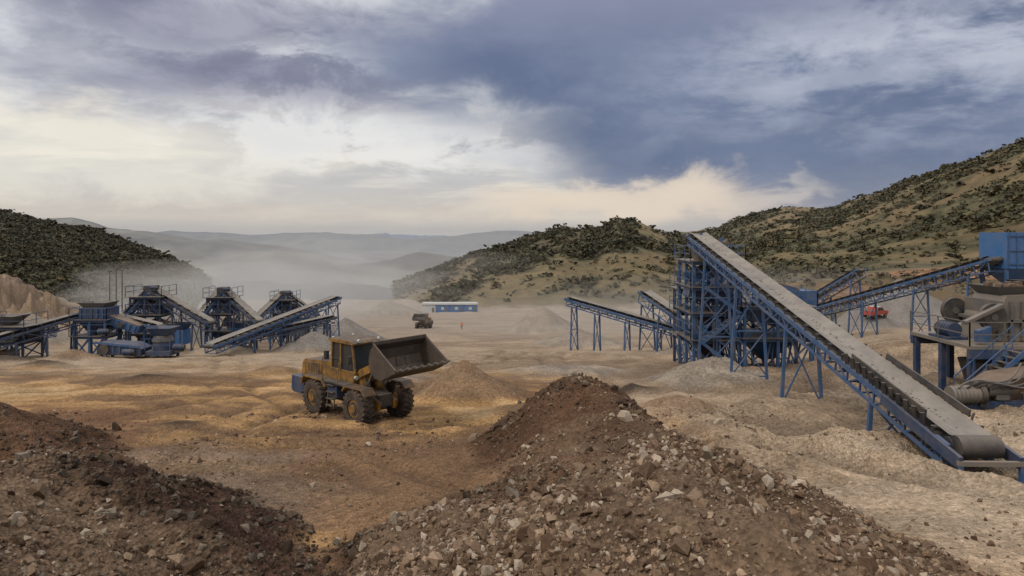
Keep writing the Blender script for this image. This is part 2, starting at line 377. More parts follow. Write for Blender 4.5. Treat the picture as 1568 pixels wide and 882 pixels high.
def rail(mb,pts,z,frame=bl_,h=1.05):
    for a,b in zip(pts[:-1],pts[1:]):
        a=Vector((a[0],a[1],z)); b=Vector((b[0],b[1],z)); n=max(1,int((b-a).length/1.5))
        for i in range(n+1):
            p=a.lerp(b,i/n); mb.beam(p,p+Vector((0,0,h)),.045,.045,frame)
        for hh in (.5,h): mb.beam(a+Vector((0,0,hh)),b+Vector((0,0,hh)),.04,.04,frame)
def tower(mb,xs,ys,zs,g,frame=bl_,col=.2,skip_brace=0.35):
    top=zs[-1]
    for x in xs:
        for y in ys: mb.beam((x,y,g-.5),(x,y,top),col,col,frame)
    for z in zs:
        for y in ys: mb.beam((xs[0],y,z-.1),(xs[-1],y,z-.1),.14,.24,frame)
        for x in xs: mb.beam((x,ys[0],z-.1),(x,ys[-1],z-.1),.14,.24,frame)
        mb.box(((xs[0]+xs[-1])/2,(ys[0]+ys[-1])/2,z+.045),(xs[-1]-xs[0]+.7,ys[-1]-ys[0]+.7,.04),st)
        rail(mb,[(xs[0]-.3,ys[-1]+.3),(xs[0]-.3,ys[0]-.3),(xs[-1]+.3,ys[0]-.3),(xs[-1]+.3,ys[-1]+.3)],z+.06,frame)
    lv=[g]+list(zs)
    for z0,z1 in zip(lv[:-1],lv[1:]):
        for x0,x1 in zip(xs[:-1],xs[1:]):
            for y in ys:
                if random.random()>skip_brace:
                    mb.beam((x0,y,z0),(x1,y,z1-.2),.09,.09,frame)
                    if random.random()>.4: mb.beam((x1,y,z0),(x0,y,z1-.2),.09,.09,frame)
        for y0,y1 in zip(ys[:-1],ys[1:]):
            for x in xs:
                if random.random()>skip_brace: mb.beam((x,y0,z0),(x,y1,z1-.2),.09,.09,frame)
    return lv
def stair(mb,p,q,w=.8,frame=bl_):
    p=Vector(p);q=Vector(q); d=q-p; hs=Vector((d.x,d.y,0)).normalized(); s=Vector((-hs.y,hs.x,0))
    for k in (-1,1):
        mb.beam(p+s*k*w/2,q+s*k*w/2,.05,.2,frame); mb.beam(p+s*k*w/2+Vector((0,0,1)),q+s*k*w/2+Vector((0,0,1)),.04,.04,frame)
        for i in range(4): c=p.lerp(q,i/3)+s*k*w/2; mb.beam(c,c+Vector((0,0,1)),.035,.035,frame)
    n=int(abs(d.z)/.22)
    for i in range(n):
        c=p.lerp(q,(i+.5)/n); mb.beam(c-s*w/2,c+s*w/2,.24,.03,st)
def screenbox(mb,c,l,w,h,tilt,rz=0,m=bl_):
    M=Matrix.Translation(Vector(c))@Matrix.Rotation(rz,4,'Z')@Matrix.Rotation(tilt,4,'Y')
    sub_=MB(); sub_.box((0,0,0),(l,w,h),m)
    for i in range(6):
        x=-l/2+l*(i+.5)/6
        for k in (-1,1): sub_.box((x,k*(w/2+.05),0),(.09,.1,h*.96),m)
    sub_.cyl((0,-w/2-.25,0),(0,w/2+.25,0),.25,dk)
    sub_.box((0,0,h/2+.05),(l*.98,w*.9,.06),ru)
    mb.add([M@Vector(v) for v in sub_.v],[],0); o=len(mb.v)-len(sub_.v)
    for f,mm,sm in zip(sub_.f,sub_.m,sub_.sm): mb.f.append([o+i for i in f]); mb.m.append(mm); mb.sm.append(sm)
def motor(mb,c,r=.28,l=.8,ax=(1,0,0),m=b2):
    c=Vector(c);a=Vector(ax).normalized(); mb.cyl(c-a*l/2,c+a*l/2,r,m,14); mb.cyl(c+a*l/2,c+a*(l/2+.15),r*.8,dk,12); mb.box(c-Vector((0,0,r)),(.6,.5,.1),dk)
    for i in range(5):
        q=c+a*(l*(-.4+.2*i)); mb.cyl(q,q+a*.03,r+.03,m,14)

# ================================================================== build ground
th=np.concatenate([np.linspace(-180,-46,46,endpoint=False),np.degrees(np.arctan(np.linspace(math.tan(math.radians(-46)),math.tan(math.radians(46)),1080))),np.linspace(46,180,47)[1:]])
rr=np.concatenate([np.geomspace(.6,6,30,endpoint=False),np.geomspace(6,60,440,endpoint=False),np.geomspace(60,1000,330,endpoint=False),np.geomspace(1000,60000,230)])
TH,RR=np.meshgrid(np.radians(th),rr)
X=RR*np.sin(TH); Y=RR*np.cos(TH)
z,M=terrain(X,Y,True)
C=colour(X,Y,z,M)
nr,nc=X.shape
V=np.stack([X,Y,z],-1).reshape(-1,3)
i=np.arange(nr-1)[:,None]*nc; j=np.arange(nc-1)[None,:]
Fq=np.stack([i+j,i+j+1,i+nc+j+1,i+nc+j],-1).reshape(-1,4)[:, ::-1]
ground=np_mesh('ground_terrain',V,Fq,4)
add_col(ground.data,C.reshape(-1,3))
m,nt,b=new_mat('ground_soil_and_gravel')
at=nt.nodes.new('ShaderNodeAttribute'); at.attribute_name='Col'
tc=nt.nodes.new('ShaderNodeTexCoord')
def noise(sc,det=6,ro=.6):
    n=nt.nodes.new('ShaderNodeTexNoise'); n.inputs['Scale'].default_value=sc; n.inputs['Detail'].default_value=det; n.inputs['Roughness'].default_value=ro
    L(nt,tc.outputs['Object'],n.inputs['Vector']); return n
n1=noise(6,5,.7)
vor=nt.nodes.new('ShaderNodeTexVoronoi'); vor.inputs['Scale'].default_value=14; L(nt,tc.outputs['Object'],vor.inputs['Vector'])
vb=nt.nodes.new('ShaderNodeSeparateColor'); L(nt,vor.outputs['Color'],vb.inputs[0])
mr=nt.nodes.new('ShaderNodeMapRange'); mr.inputs[1].default_value=.3; mr.inputs[2].default_value=.7; mr.inputs[3].default_value=.62; mr.inputs[4].default_value=1.34; L(nt,n1.outputs['Fac'],mr.inputs[0])
mr2=nt.nodes.new('ShaderNodeMapRange'); mr2.inputs[3].default_value=.78; mr2.inputs[4].default_value=1.2; L(nt,vb.outputs[0],mr2.inputs[0])
mm=nt.nodes.new('ShaderNodeMath'); mm.operation='MULTIPLY'; L(nt,mr.outputs[0],mm.inputs[0]); L(nt,mr2.outputs[0],mm.inputs[1])
vm=nt.nodes.new('ShaderNodeVectorMath'); vm.operation='SCALE'; L(nt,at.outputs['Color'],vm.inputs[0]); L(nt,mm.outputs[0],vm.inputs['Scale'])
L(nt,vm.outputs[0],b.inputs['Base Color']); b.inputs['Roughness'].default_value=.95; b.inputs['Specular IOR Level'].default_value=.1
bp=nt.nodes.new('ShaderNodeBump'); bp.inputs['Strength'].default_value=.8; bp.inputs['Distance'].default_value=.10
ad=nt.nodes.new('ShaderNodeMath'); ad.operation='ADD'; L(nt,n1.outputs['Fac'],ad.inputs[0]); L(nt,vor.outputs['Distance'],ad.inputs[1])
L(nt,ad.outputs[0],bp.inputs['Height']); L(nt,bp.outputs[0],b.inputs['Normal'])
ground.data.materials.append(m)

# ================================================================== scatter
def attr_mat(name,rough=.9,nscale=20,var=.25):
    m,nt,b=new_mat(name); at=nt.nodes.new('ShaderNodeAttribute'); at.attribute_name='Col'
    tc=nt.nodes.new('ShaderNodeTexCoord'); n=nt.nodes.new('ShaderNodeTexNoise'); n.inputs['Scale'].default_value=nscale; n.inputs['Detail'].default_value=3
    L(nt,tc.outputs['Object'],n.inputs['Vector']); mr=nt.nodes.new('ShaderNodeMapRange'); mr.inputs[1].default_value=.3; mr.inputs[2].default_value=.7; mr.inputs[3].default_value=1-var; mr.inputs[4].default_value=1+var
    L(nt,n.outputs['Fac'],mr.inputs[0]); vm=nt.nodes.new('ShaderNodeVectorMath'); vm.operation='SCALE'; L(nt,at.outputs['Color'],vm.inputs[0]); L(nt,mr.outputs[0],vm.inputs['Scale'])
    L(nt,vm.outputs[0],b.inputs['Base Color']); b.inputs['Roughness'].default_value=rough; b.inputs['Specular IOR Level'].default_value=.15
    return m
def rock_templates(k=14):
    out=[]
    for _ in range(k):
        bm=bmesh.new()
        for __ in range(12):
            v=Vector(rng.normal(size=3)).normalized(); bm.verts.new((v.x*.5,v.y*.5*rng.uniform(.65,1),v.z*.36))
        r=bmesh.ops.convex_hull(bm,input=bm.verts)
        bmesh.ops.delete(bm,geom=[v for v in bm.verts if not v.link_faces],context='VERTS')
        bmesh.ops.triangulate(bm,faces=bm.faces)
        bm.verts.ensure_lookup_table(); bm.verts.index_update()
        out.append((np.array([v.co[:] for v in bm.verts]),np.array([[v.index for v in f.verts] for f in bm.faces]))); bm.free()
    return out
def rotmats(n,full=True):
    q=rng.normal(size=(n,4))
    if not full: q[:,1:3]*=.12
    q/=np.linalg.norm(q,axis=1)[:,None]; w,x,y,z_=q.T
    return np.stack([1-2*(y*y+z_*z_),2*(x*y-z_*w),2*(x*z_+y*w),2*(x*y+z_*w),1-2*(x*x+z_*z_),2*(y*z_-x*w),2*(x*z_-y*w),2*(y*z_+x*w),1-2*(x*x+y*y)],-1).reshape(n,3,3)
def scatter(name,P,Sz,Cl,temps,mat,full=True,smooth=False,jit=0):
    n=len(P); R=rotmats(n,full); tid=rng.integers(0,len(temps),n)
    VV=[];FF=[];CC=[];o=0
    for k,(tv,tf) in enumerate(temps):
        ix=np.where(tid==k)[0]
        if not len(ix): continue
        w=np.einsum('nij,nvj->nvi',R[ix],tv[None]*Sz[ix][:,None,:])+P[ix][:,None,:]
        f=tf[None]+ (np.arange(len(ix))*len(tv))[:,None,None]+o
        c=np.repeat(Cl[ix][:,None,:],len(tv),1)
        if jit: c=c*(1+jit*rng.normal(size=(len(ix),len(tv),1)))
        VV.append(w.reshape(-1,3)); FF.append(f.reshape(-1,tf.shape[1])); CC.append(c.reshape(-1,3)); o+=len(ix)*len(tv)
    ob=np_mesh(name,np.concatenate(VV),np.concatenate(FF),temps[0][1].shape[1],smooth)
    add_col(ob.data,np.clip(np.concatenate(CC),.01,.8)); ob.data.materials.append(mat); return ob
RT=rock_templates()
rockm=attr_mat('broken_stone',nscale=25)
n=140000
px=rng.uniform(-860,860,n); dd=6.5+21*rng.random(n)**1.1
x=px/F*dd; y=dd
zz,MM=terrain(x,y,True)
dens=MM['pm']*(.25+.75*MM['pk'])*np.clip((fbm(x/1.5,y/1.5,3,201)*1.3+.7),.08,1)
keep=rng.random(n)<dens*1.0
kf=(~keep)&(rng.random(n)<.08*np.clip(.5+1.6*fbm(x/3,y/3,3,207),.05,1.5))
for nm,kk,smed in (('broken_stone_rubble',keep,.040),('loose_gravel',kf,.028)):
    x1,y1,z1=x[kk],y[kk],zz[kk]; m_=len(x1)
    sz=np.clip(smed*np.exp(rng.normal(size=m_)*.62),.015,.24)*(.7+.045*y1)
    S3=np.stack([sz*rng.uniform(.9,1.5,m_)]*3,-1)*rng.uniform(.8,1.2,(m_,3))
    pal=np.array([[.27,.19,.125],[.17,.11,.07],[.33,.265,.195],[.12,.075,.048],[.20,.135,.085],[.15,.10,.065]])
    cl=pal[rng.integers(0,6,m_)]*rng.uniform(.65,1.15,(m_,1))
    if nm=='broken_stone_rubble':
        dk_=(MM['pk'][kk]<.4); cl[dk_]*=.55
        d2=((x1<-2.5)&(y1>10.2-.25*(x1+6))&(x1>-7.5)); cl[d2]*=.45  # stones on left heap's far flank: shade put into their colour
        lf=x1<-2; cl[lf]=cl[lf]*.78
    scatter(nm,np.stack([x1,y1,z1+sz*.1],-1),S3,cl,RT,rockm)
    print(nm,m_)
def bush_templates(k=8,nl=26):
    out=[]
    for _ in range(k):
        V_=[];F_=[]
        cen=rng.normal(size=(5,3))*[.28,.28,.12]+[0,0,.35]
        for i_ in range(nl):
            c=cen[rng.integers(0,5)]; dr=rng.normal(size=3); dr/=np.linalg.norm(dr); dr[2]=abs(dr[2])*.9-.1
            p=c+dr*rng.uniform(.12,.34)
            u=rng.normal(size=3);u/=np.linalg.norm(u); v=np.cross(u,dr); v/=np.linalg.norm(v)+1e-6; s_=rng.uniform(.11,.22)
            o=len(V_); V_+=[p-u*s_-v*s_*.6,p+u*s_*.8-v*s_,p+u*s_+v*s_*.7,p-u*s_*.7+v*s_]; F_.append([o,o+1,o+2,o+3])
        out.append((np.array(V_),np.array(F_)))
    return out
BT=bush_templates()
bushm=attr_mat('scrub_foliage',nscale=.6,var=.3)
n=130000
px=rng.uniform(-860,880,n); dd=130+720*rng.random(n)**.9
x=px/F*dd; zz,MM=terrain(x,dd,True)
hn=fbm(x/40,dd/40,5,131); hn2=fbm(x/9,dd/9,4,141)
hid=MM['hill']; uu=np.where(hid==1,MM['ul'],np.where(hid==2,MM['uc'],MM['ur']))
dens=np.where(hid==1,.85,np.where(hid==2,np.clip(.26-1.3*hn-.5*hn2+1.0*(MM['uc']-.5),.05,1),np.clip(.30-.9*hn-.5*hn2+.45*(MM['ur']-.4),.08,.9)))
dens=dens*(hid>0)*ss(.02,.15,uu)*(dd/600)
dens=np.where((MM['bank']>.3)&(dd>122),.12,dens)
kk=(rng.random(n)<dens)&(MM['D']<950)
x1,y1,z1=x[kk],dd[kk],zz[kk]; m_=len(x1); h1=hid[kk]
sz=np.clip(1.35*np.exp(rng.normal(size=m_)*.5),.6,5.0)*np.where(h1==2,1.25,1.0)*np.where(MM['bank'][kk]>.3,.6,1)
S3=np.stack([sz*1.4,sz*1.4,sz],-1)*rng.uniform(.8,1.2,(m_,3))
cl=np.array([.064,.058,.028])*rng.uniform(.55,1.45,(m_,1))*np.where(h1==2,.85,1)[:,None]
cl=cl*(1+np.array([.25,.0,-.15])*rng.uniform(-.4,1,(m_,1)))
cl[h1==1]*=.75
cl=haze(y1,cl); foot_haze=(ss(.25,.0,uu[kk])*.3)[:,None]; cl=cl*(1-foot_haze)+np.array([.19,.17,.14])*foot_haze  # distance haze and hill-foot haze both painted into the scrub colour
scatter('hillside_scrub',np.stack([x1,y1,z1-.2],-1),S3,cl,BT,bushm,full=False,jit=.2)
print('bushes',m_)

# ================================================================== airborne crusher dust
def dust(c,rad,dens,seed):
    me=bpy.data.meshes.new('dust_cloud'); bm=bmesh.new(); bmesh.ops.create_icosphere(bm,subdivisions=4,radius=1)
    for v in bm.verts:
        k=1+.42*mnoise.noise(v.co*1.7+Vector((seed*3.1,seed,0)))+.22*mnoise.noise(v.co*4.1+Vector((seed,0,7)))
        v.co=Vector((v.co.x*rad[0]*k,v.co.y*rad[1]*k,v.co.z*rad[2]*k))
    for f in bm.faces: f.smooth=True
    bm.to_mesh(me); bm.free()
    ob=bpy.data.objects.new('dust_cloud',me); scene.collection.objects.link(ob); ob.location=c
    m=bpy.data.materials.new('airborne_dust'); m.use_nodes=True; t=m.node_tree; t.nodes.clear()
    v=t.nodes.new('ShaderNodeVolumeScatter')
    v.inputs['Color'].default_value=(.86,.79,.69,1); v.inputs['Density'].default_value=dens; v.inputs['Anisotropy'].default_value=.1
    o=t.nodes.new('ShaderNodeOutputMaterial'); t.links.new(v.outputs[0],o.inputs['Volume']); me.materials.append(m)
dust((-88,235,-20),(62,50,13),.0055,1)
dust((-60,150,-15),(36,26,8),.008,2)
dust((-120,460,-42),(140,90,34),.0016,3)
dust((-300,1500,-120),(900,650,120),.00022,4)
dust((35,120,-14),(60,30,6),.0035,5)

# ================================================================== wheel loader
def wheel(mb,x,y,r=.8,w=.56,side=1):
    pr=[(.40,-.5),(.44,-.5),(.60,-.52),(.73,-.5),(.785,-.38),(.795,0),(.785,.38),(.73,.5),(.60,.52),(.44,.5),(.40,.5)]
    n=36; vs=[];fs=[]
    for i in range(n):
        t=2*math.pi*i/n
        for (rr_,yy) in pr: vs.append((x+rr_*math.cos(t)*r/.8,y+yy*w,r+rr_*math.sin(t)*r/.8))
    k=len(pr)
    for i in range(n):
        for j_ in range(k-1):
            fs.append((i*k+j_,((i+1)%n)*k+j_,((i+1)%n)*k+j_+1,i*k+j_+1))
    mb.add(vs,fs,ty,True)
    nl=22
    for i in range(nl):
        for k_ in (-1,1):
            t=2*math.pi*(i+(.5 if k_>0 else 0))/nl
            a=Vector((x+math.cos(t)*r*.99,y+k_*w*.03,r+math.sin(t)*r*.99)); t2=t+.13
            b_=Vector((x+math.cos(t2)*r*.965,y+k_*w*.50,r+math.sin(t2)*r*.965))
            mb.beam(a,b_,.10,.09,ty,up=(math.cos(t),0,math.sin(t)))
    o=side*w*.5
    mb.cyl((x,y-w*.42,r),(x,y+w*.42,r),.41*r/.8,ye,24)
    mb.cyl((x,y+o*.84,r),(x,y+o*.92,r),.30,dk,24)
    mb.cyl((x,y+o*.9,r),(x,y+o*1.1,r),.19,ye,18)
    for i in range(10):
        t=2*math.pi*i/10; mb.cyl((x+.25*math.cos(t),y+o*.9,r+.25*math.sin(t)),(x+.25*math.cos(t),y+o*.98,r+.25*math.sin(t)),.025,st,6)
def loader():
    mb=MB()
    for x in (-1.62,1.62):
        for s in (-1,1): wheel(mb,x,s*1.1,side=s)
        mb.cyl((x,-.95,.8),(x,.95,.8),.2,dk); mb.box((x,0,.8),(.55,.5,.5),dk)
    mb.prof([(-3.1,.62),(-.1,.62),(0,1.25),(-3.1,1.25)],-.5,.5,dk)
    mb.prof([(-3.75,.85),(-3.6,.7),(-2.85,.7),(-2.6,1.0),(-2.6,1.5),(-3.7,1.5)],-1.2,1.2,b2)
    mb.prof([(-3.62,1.5),(-3.55,2.05),(-3.35,2.25),(-.9,2.42),(-.75,1.28),(-3.62,1.28)],-.72,.72,ye)
    for i in range(9): mb.box((-3.0+.14*i,0,1.95),(.05,1.47,.45),dk)
    for i in range(6): mb.box((-3.62,0,1.6+.085*i),(.08,1.1,.04),dk)
    for s in (-1,1):
        mb.prof([(-2.65,1.3),(-2.45,1.72),(-.85,1.72),(-.6,1.45),(-.6,1.38),(-.9,1.64),(-2.38,1.64),(-2.58,1.27)],s*.73,s*1.38,ye)
        mb.box((-3.68,s*.95,1.35),(.1,.25,.14),re)
        for i in range(4): mb.box((-.25,s*(1.18+.02*i),.62+.3*(3-i)*1.0),(.55,.3,.05),dk)
        for xx in (-.52,.02): mb.beam((xx,s*1.3,.5),(xx,s*1.12,1.62),.05,.05,ye)
        mb.box((-.25,s*.95,1.25),(.75,.5,.55),b2)
        mb.beam((-.85,s*1.3,1.72),(-.85,s*1.3,2.7),.04,.04,ye); mb.beam((-2.3,s*1.3,2.3),(-.85,s*1.3,2.45),.04,.04,ye); mb.beam((-2.3,s*1.3,1.72),(-2.3,s*1.3,2.3),.04,.04,ye)
        mb.beam((.15,s*1.2,1.7),(.15,s*1.05,2.7),.04,.04,ye)
    mb.box((-.1,0,1.64),(1.9,2.55,.1),dk)
    mb.cyl((-1.6,.3,2.3),(-1.6,.3,3.05),.08,dk); mb.cyl((-2.1,-.3,2.3),(-2.1,-.3,2.75),.13,dk)
    cx0,cx1,zt=-.95,.75,3.38
    base=[(cx0,1.69),(cx1+.05,1.69),(cx1+.18,2.15),(cx0-.02,2.15)]
    mb.prof(base,-.78,.78,ye)
    mb.prof([(cx0,2.15),(cx1+.12,2.15),(cx1-.05,zt),(cx0+.08,zt)],-.73,.73,gl)
    for s in (-1,1):
        y_=s*.76
        for p,q in (((cx0,2.1),(cx0+.08,zt)),((cx1+.16,2.1),(cx1-.03,zt)),((-.2,1.7),(-.17,zt))): mb.beam((p[0],y_,p[1]),(q[0],y_,q[1]),.09,.09,ye)
        mb.beam((cx0,y_,2.15),(cx1+.14,y_,2.15),.07,.08,ye); mb.beam((cx0,y_,2.62),(-.2,y_,2.62),.03,.03,dk)
        mb.beam((cx1+.1,s*.8,2.9),(cx1+.35,s*1.15,3.0),.03,.03,dk); mb.box((cx1+.35,s*1.17,2.8),(.05,.22,.36),dk)
        mb.cyl((cx1+.1,s*.55,3.55),(cx1+.22,s*.55,3.55),.08,le,10); mb.cyl((cx0-.1,s*.55,3.5),(cx0-.2,s*.55,3.5),.07,le,10)
    mb.prof([(cx0-.12,zt),(cx1+.16,zt),(cx1+.2,zt+.07),(cx1,zt+.16),(cx0,zt+.16),(cx0-.14,zt+.1)],-.85,.85,ye)
    fr=[(-.05,.65),(2.2,.6),(2.35,1.0),(1.5,1.3),(1.25,2.15),(.7,2.2),(.5,1.4),(-.05,1.3)]
    mb.prof(fr,-.52,-.36,ye); mb.prof(fr,.36,.52,ye)
    mb.box((1.1,0,1.0),(2.1,.7,.55),dk); mb.cyl((-.05,0,.6),(-.05,0,1.4),.16,dk)
    Px,Pz=2.95,2.40
    for s in (-1,1):
        mb.prof([(.75,1.45),(.95,1.7),(2.2,1.72),(2.5,1.45),(2.44,1.4),(2.16,1.65),(1.0,1.63),(.8,1.42)],s*.78,s*1.38,ye)
        mb.cyl((1.15,s*.9,2.0),(1.25,s*.9,2.0),.09,le,12); mb.beam((1.1,s*.5,1.9),(1.15,s*.9,1.95),.05,.05,ye)
        arm=[(.85,2.15),(1.05,2.32),(2.1,2.74),(Px+.05,Pz+.15),(Px+.1,Pz),(Px-.05,Pz-.1),(1.95,2.32),(.95,1.9)]
        mb.prof(arm,s*.40,s*.62,ye)
        mb.cyl((1.0,s*.56,1.15),(1.65,s*.56,1.75),.10,dk); mb.cyl((1.6,s*.56,1.7),(2.0,s*.56,2.38),.055,st)
        mb.cyl((Px,s*.36,Pz),(Px,s*.70,Pz),.1,dk)
    mb.beam((2.05,-.45,2.52),(2.05,.45,2.52),.3,.3,ye)
    mb.prof([(1.9,2.16),(2.1,2.14),(2.35,3.12),(2.15,3.2)],-.12,.12,ye)
    mb.cyl((.95,0,2.2),(1.65,0,2.84),.11,dk); mb.cyl((1.6,0,2.80),(2.23,0,3.10),.06,st); mb.cyl((2.02,0,2.24),(2.85,0,2.66),.06,dk)
    raw=[(.22,1.36),(-.06,1.05),(-.14,.62),(-.02,.22),(.26,-.06),(.70,-.10),(1.25,.14),(1.70,.42)]
    out=[(Px+a_,Pz+b_) for a_,b_ in raw]
    cen=Vector((Px+.9,Pz+.9)); inn=[]
    for (a_,b_) in out:
        v=Vector((a_,b_)); v=v+(cen-v).normalized()*.05; inn.append((v.x,v.y))
    W=1.42; nn=len(out)
    for i in range(nn-1):
        mb.prof([out[i],out[i+1],inn[i+1],inn[i]],-W,W,bu)
    K=(Px+1.0,Pz+.85)
    for s in (-1,1):
        mb.prof(out[:]+[K],s*W,s*(W-.05),bu)
        mb.beam((out[0][0],s*W,out[0][1]),(K[0],s*W,K[1]),.07,.1,bu); mb.beam((K[0],s*W,K[1]),(out[-1][0],s*W,out[-1][1]),.07,.1,bu)
    d=(Vector(out[-1])-Vector(out[-2])).normalized()
    mb.beam((out[-1][0]-d.x*.1,-W,out[-1][1]-d.y*.1),(out[-1][0]-d.x*.1,W,out[-1][1]-d.y*.1),.24,.05,st,up=(-d.y,0,d.x))
    for i in range(8):
        yy=-W+.1+i*(2*W-.2)/7; mb.beam((out[-1][0]-d.x*.05,yy,out[-1][1]-d.y*.05),(out[-1][0]+d.x*.22,yy,out[-1][1]+d.y*.22),.11,.07,st)
    for yy in (-.5,0,.5): mb.prof([(Px-.1,Pz+.0),(Px+.15,Pz-.13),(Px-.02,Pz+.6),(Px-.2,Pz+.4)],yy-.05,yy+.05,bu)
    mb.box((out[0][0]-.02,0,out[0][1]+.05),(.12,2*W,.14),bu)
    return mb
lx,ly=-6.3,27.2
lo=loader().build('wheel_loader',(lx,ly,0),math.radians(-42),bevel=.012); lo.scale=(.88,.88,.88)
zs_=[HT(lx+dx,ly+dy) for dx,dy in ((1.8,.2),(-1.8,-.2),(.3,-1.8),(-.3,1.8))]
lo.location.z=sum(zs_)/4-.02
lo2=bpy.data.objects.new('wheel_loader.001',lo.data); scene.collection.objects.link(lo2)
p=S(-135,-140,150); lo2.location=(p.x,p.y,HT(p.x,p.y)-.05); lo2.rotation_euler=(0,0,math.radians(-100)); lo2.scale=(.95,)*3

# ================================================================== right-hand plant
mb=MB(); A=S(284,-8,47); B=Vector((12.45,18.2,-5.85))
conveyor(mb,B,A,1.15,legs=(.13,.38,.62,.84),depth=.5)
d=(A-B).normalized(); s=d.cross(Vector((0,0,1))).normalized(); n_=s.cross(d)
for k in (-1,1):
    mb.beam(B+s*k*.78-d*.9,B+s*k*.78+d*3.0,.1,.34,b2,up=n_); mb.beam(B+s*k*.78-d*.9,B+s*k*.78-d*.9-Vector((0,0,.6)),.1,.1,bl_)
mb.beam(B-s*.85-d*.9,B+s*.85-d*.9,.12,.12,pl)
mb.cyl(B-s*.55-d*.3+n_*.15,B+s*.55-d*.3+n_*.15,.30,dk,20)
for i in range(12):
    q=B+d*(1.0+i*.42)
    for k in (-1,1): mb.beam(q+s*k*.66+n_*.1,q+s*k*.74+n_*.5,.12,.05,dk)
for k in (-1,1): mb.beam(B+s*k*.62+d*1.0+n_*.48,B+s*k*.62+d*5.4+n_*.48,.05,.22,dk,up=n_)
mb.build('main_belt_conveyor')

mb=MB(); g=HT(15,48)
tower(mb,[12.7,14.3,15.9],[46.6,48.6,50.6],[-7.6,-5.7,-3.9,-2.1],g,skip_brace=.15)
tower(mb,[16.1,18.4,20.7],[46.2,48.6,51],[-7.4,-5.2],g,skip_brace=.2)
tower(mb,[12.9,15.4],[51.2,53],[-8,-6.2,-4.4],g-.4,b2,skip_brace=.1)
screenbox(mb,(14.3,48,-4.6),3.6,1.7,.9,.28,0,b2); screenbox(mb,(18.2,48,-4.0),4.2,1.9,1.0,.3,0); screenbox(mb,(14.2,48.4,-2.9),2.8,1.6,.8,-.25)
screenbox(mb,(18.6,47.6,-6.2),4.4,1.9,1.0,.26,0,b2); screenbox(mb,(14.4,48,-6.5),2.8,1.6,.8,.2,0,dk)
mb.frust((18.4,48.6,-9.2),(.8,.8),(3.6,3.4),1.7,bl_); mb.frust((14.3,48.6,-7.3),(.6,.6),(2.4,2.6),1.3,b2); mb.frust((14.3,48.6,-9.3),(.6,.6),(2.4,2.6),1.5,dk)
mb.frust((13.6,47,-2.1),(1.2,1.2),(2,2),1.2,pl)
for q in ((15.2,46.4,-5.3),(19.8,46.2,-6.9),(17,46.2,-4.8),(13.2,46.6,-7.2)): motor(mb,q,.3,.8)
stair(mb,(16.0,45.8,g),(12.9,45.8,-7.5)); stair(mb,(13,45.7,-7.5),(15.6,45.7,-5.6)); stair(mb,(15.6,45.7,-5.6),(13.2,45.7,-3.8)); stair(mb,(20.7,45.4,-7.4),(17.5,45.4,-5.1))
mb.beam((13.2,46.6,-2.1),(13.2,46.6,-.1),.18,.18); mb.beam((14.6,46.6,-2.1),(14.6,46.6,-.4),.18,.18)
mb.box((14,47.2,-.75),(2.2,1.6,.12),st)
mb.box((21.4,49.5,-5.2),(1.6,1.8,1.8),bl_); mb.frust((21.4,49.5,-7.2),(.6,.6),(1.6,1.8),1.1,bl_)
for x_ in (20.8,22.0): mb.beam((x_,48.8,g),(x_,48.8,-6),.14,.14)
for x_ in np.linspace(12.9,20.5,16):
    mb.beam((x_,46.3,g),(x_+random.uniform(-.8,.8),46.5,-7.6+random.uniform(0,2)),.1,.1,random.choice([bl_,b2,st]))
mb.build('screening_tower')

mb=MB(); conveyor(mb,S(278,-158,62),S(88,-104,69),.9,legs=(.25,.5,.75,.95),depth=.55)
mb.build('stacker_conveyor')
mb=MB(); conveyor(mb,S(290,-152,58),S(204,-94,66),1.1,legs=(.3,.6,.93),depth=.9); mb.build('stacker_conveyor.001')
mb=MB(); conveyor(mb,S(410,-132,84),S(532,-60,72),1.0,legs=(.3,.6,.93),depth=.7,frame=bl_); mb.build('stacker_conveyor.002')
mb=MB(); conveyor(mb,S(430,-128,78),S(740,-44,50),1.1,legs=(.25,.48,.72,.93),depth=.8); mb.build('feed_conveyor')

mb=MB(); c=S(762,-30,51); g=HT(c.x,c.y)
mb.box((c.x+.4,c.y,c.z+.1),(3.4,3.0,2.7),bb)
for i in range(6): mb.box((c.x-1.2+i*.62,c.y-1.53,c.z+.1),(.08,.08,2.6),bl_)
for hh in (-.9,.1,1.2): mb.box((c.x+.4,c.y-1.54,c.z+hh),(3.4,.07,.08),bl_)
mb.frust((c.x+.4,c.y,c.z-2.55),(1,1),(3.3,2.9),1.28,bl_)
for dx in (-1.2,2.0):
    for dy in (-1.3,1.3): mb.beam((c.x+dx,c.y+dy,g-.5),(c.x+dx,c.y+dy,c.z-1.3),.2,.2)
mb.beam((c.x-1.2,c.y-1.3,g),(c.x+2,c.y-1.3,c.z-3),.1,.1); mb.beam((c.x+2,c.y-1.3,g),(c.x-1.2,c.y-1.3,c.z-3),.1,.1)
mb.build('surge_bin')

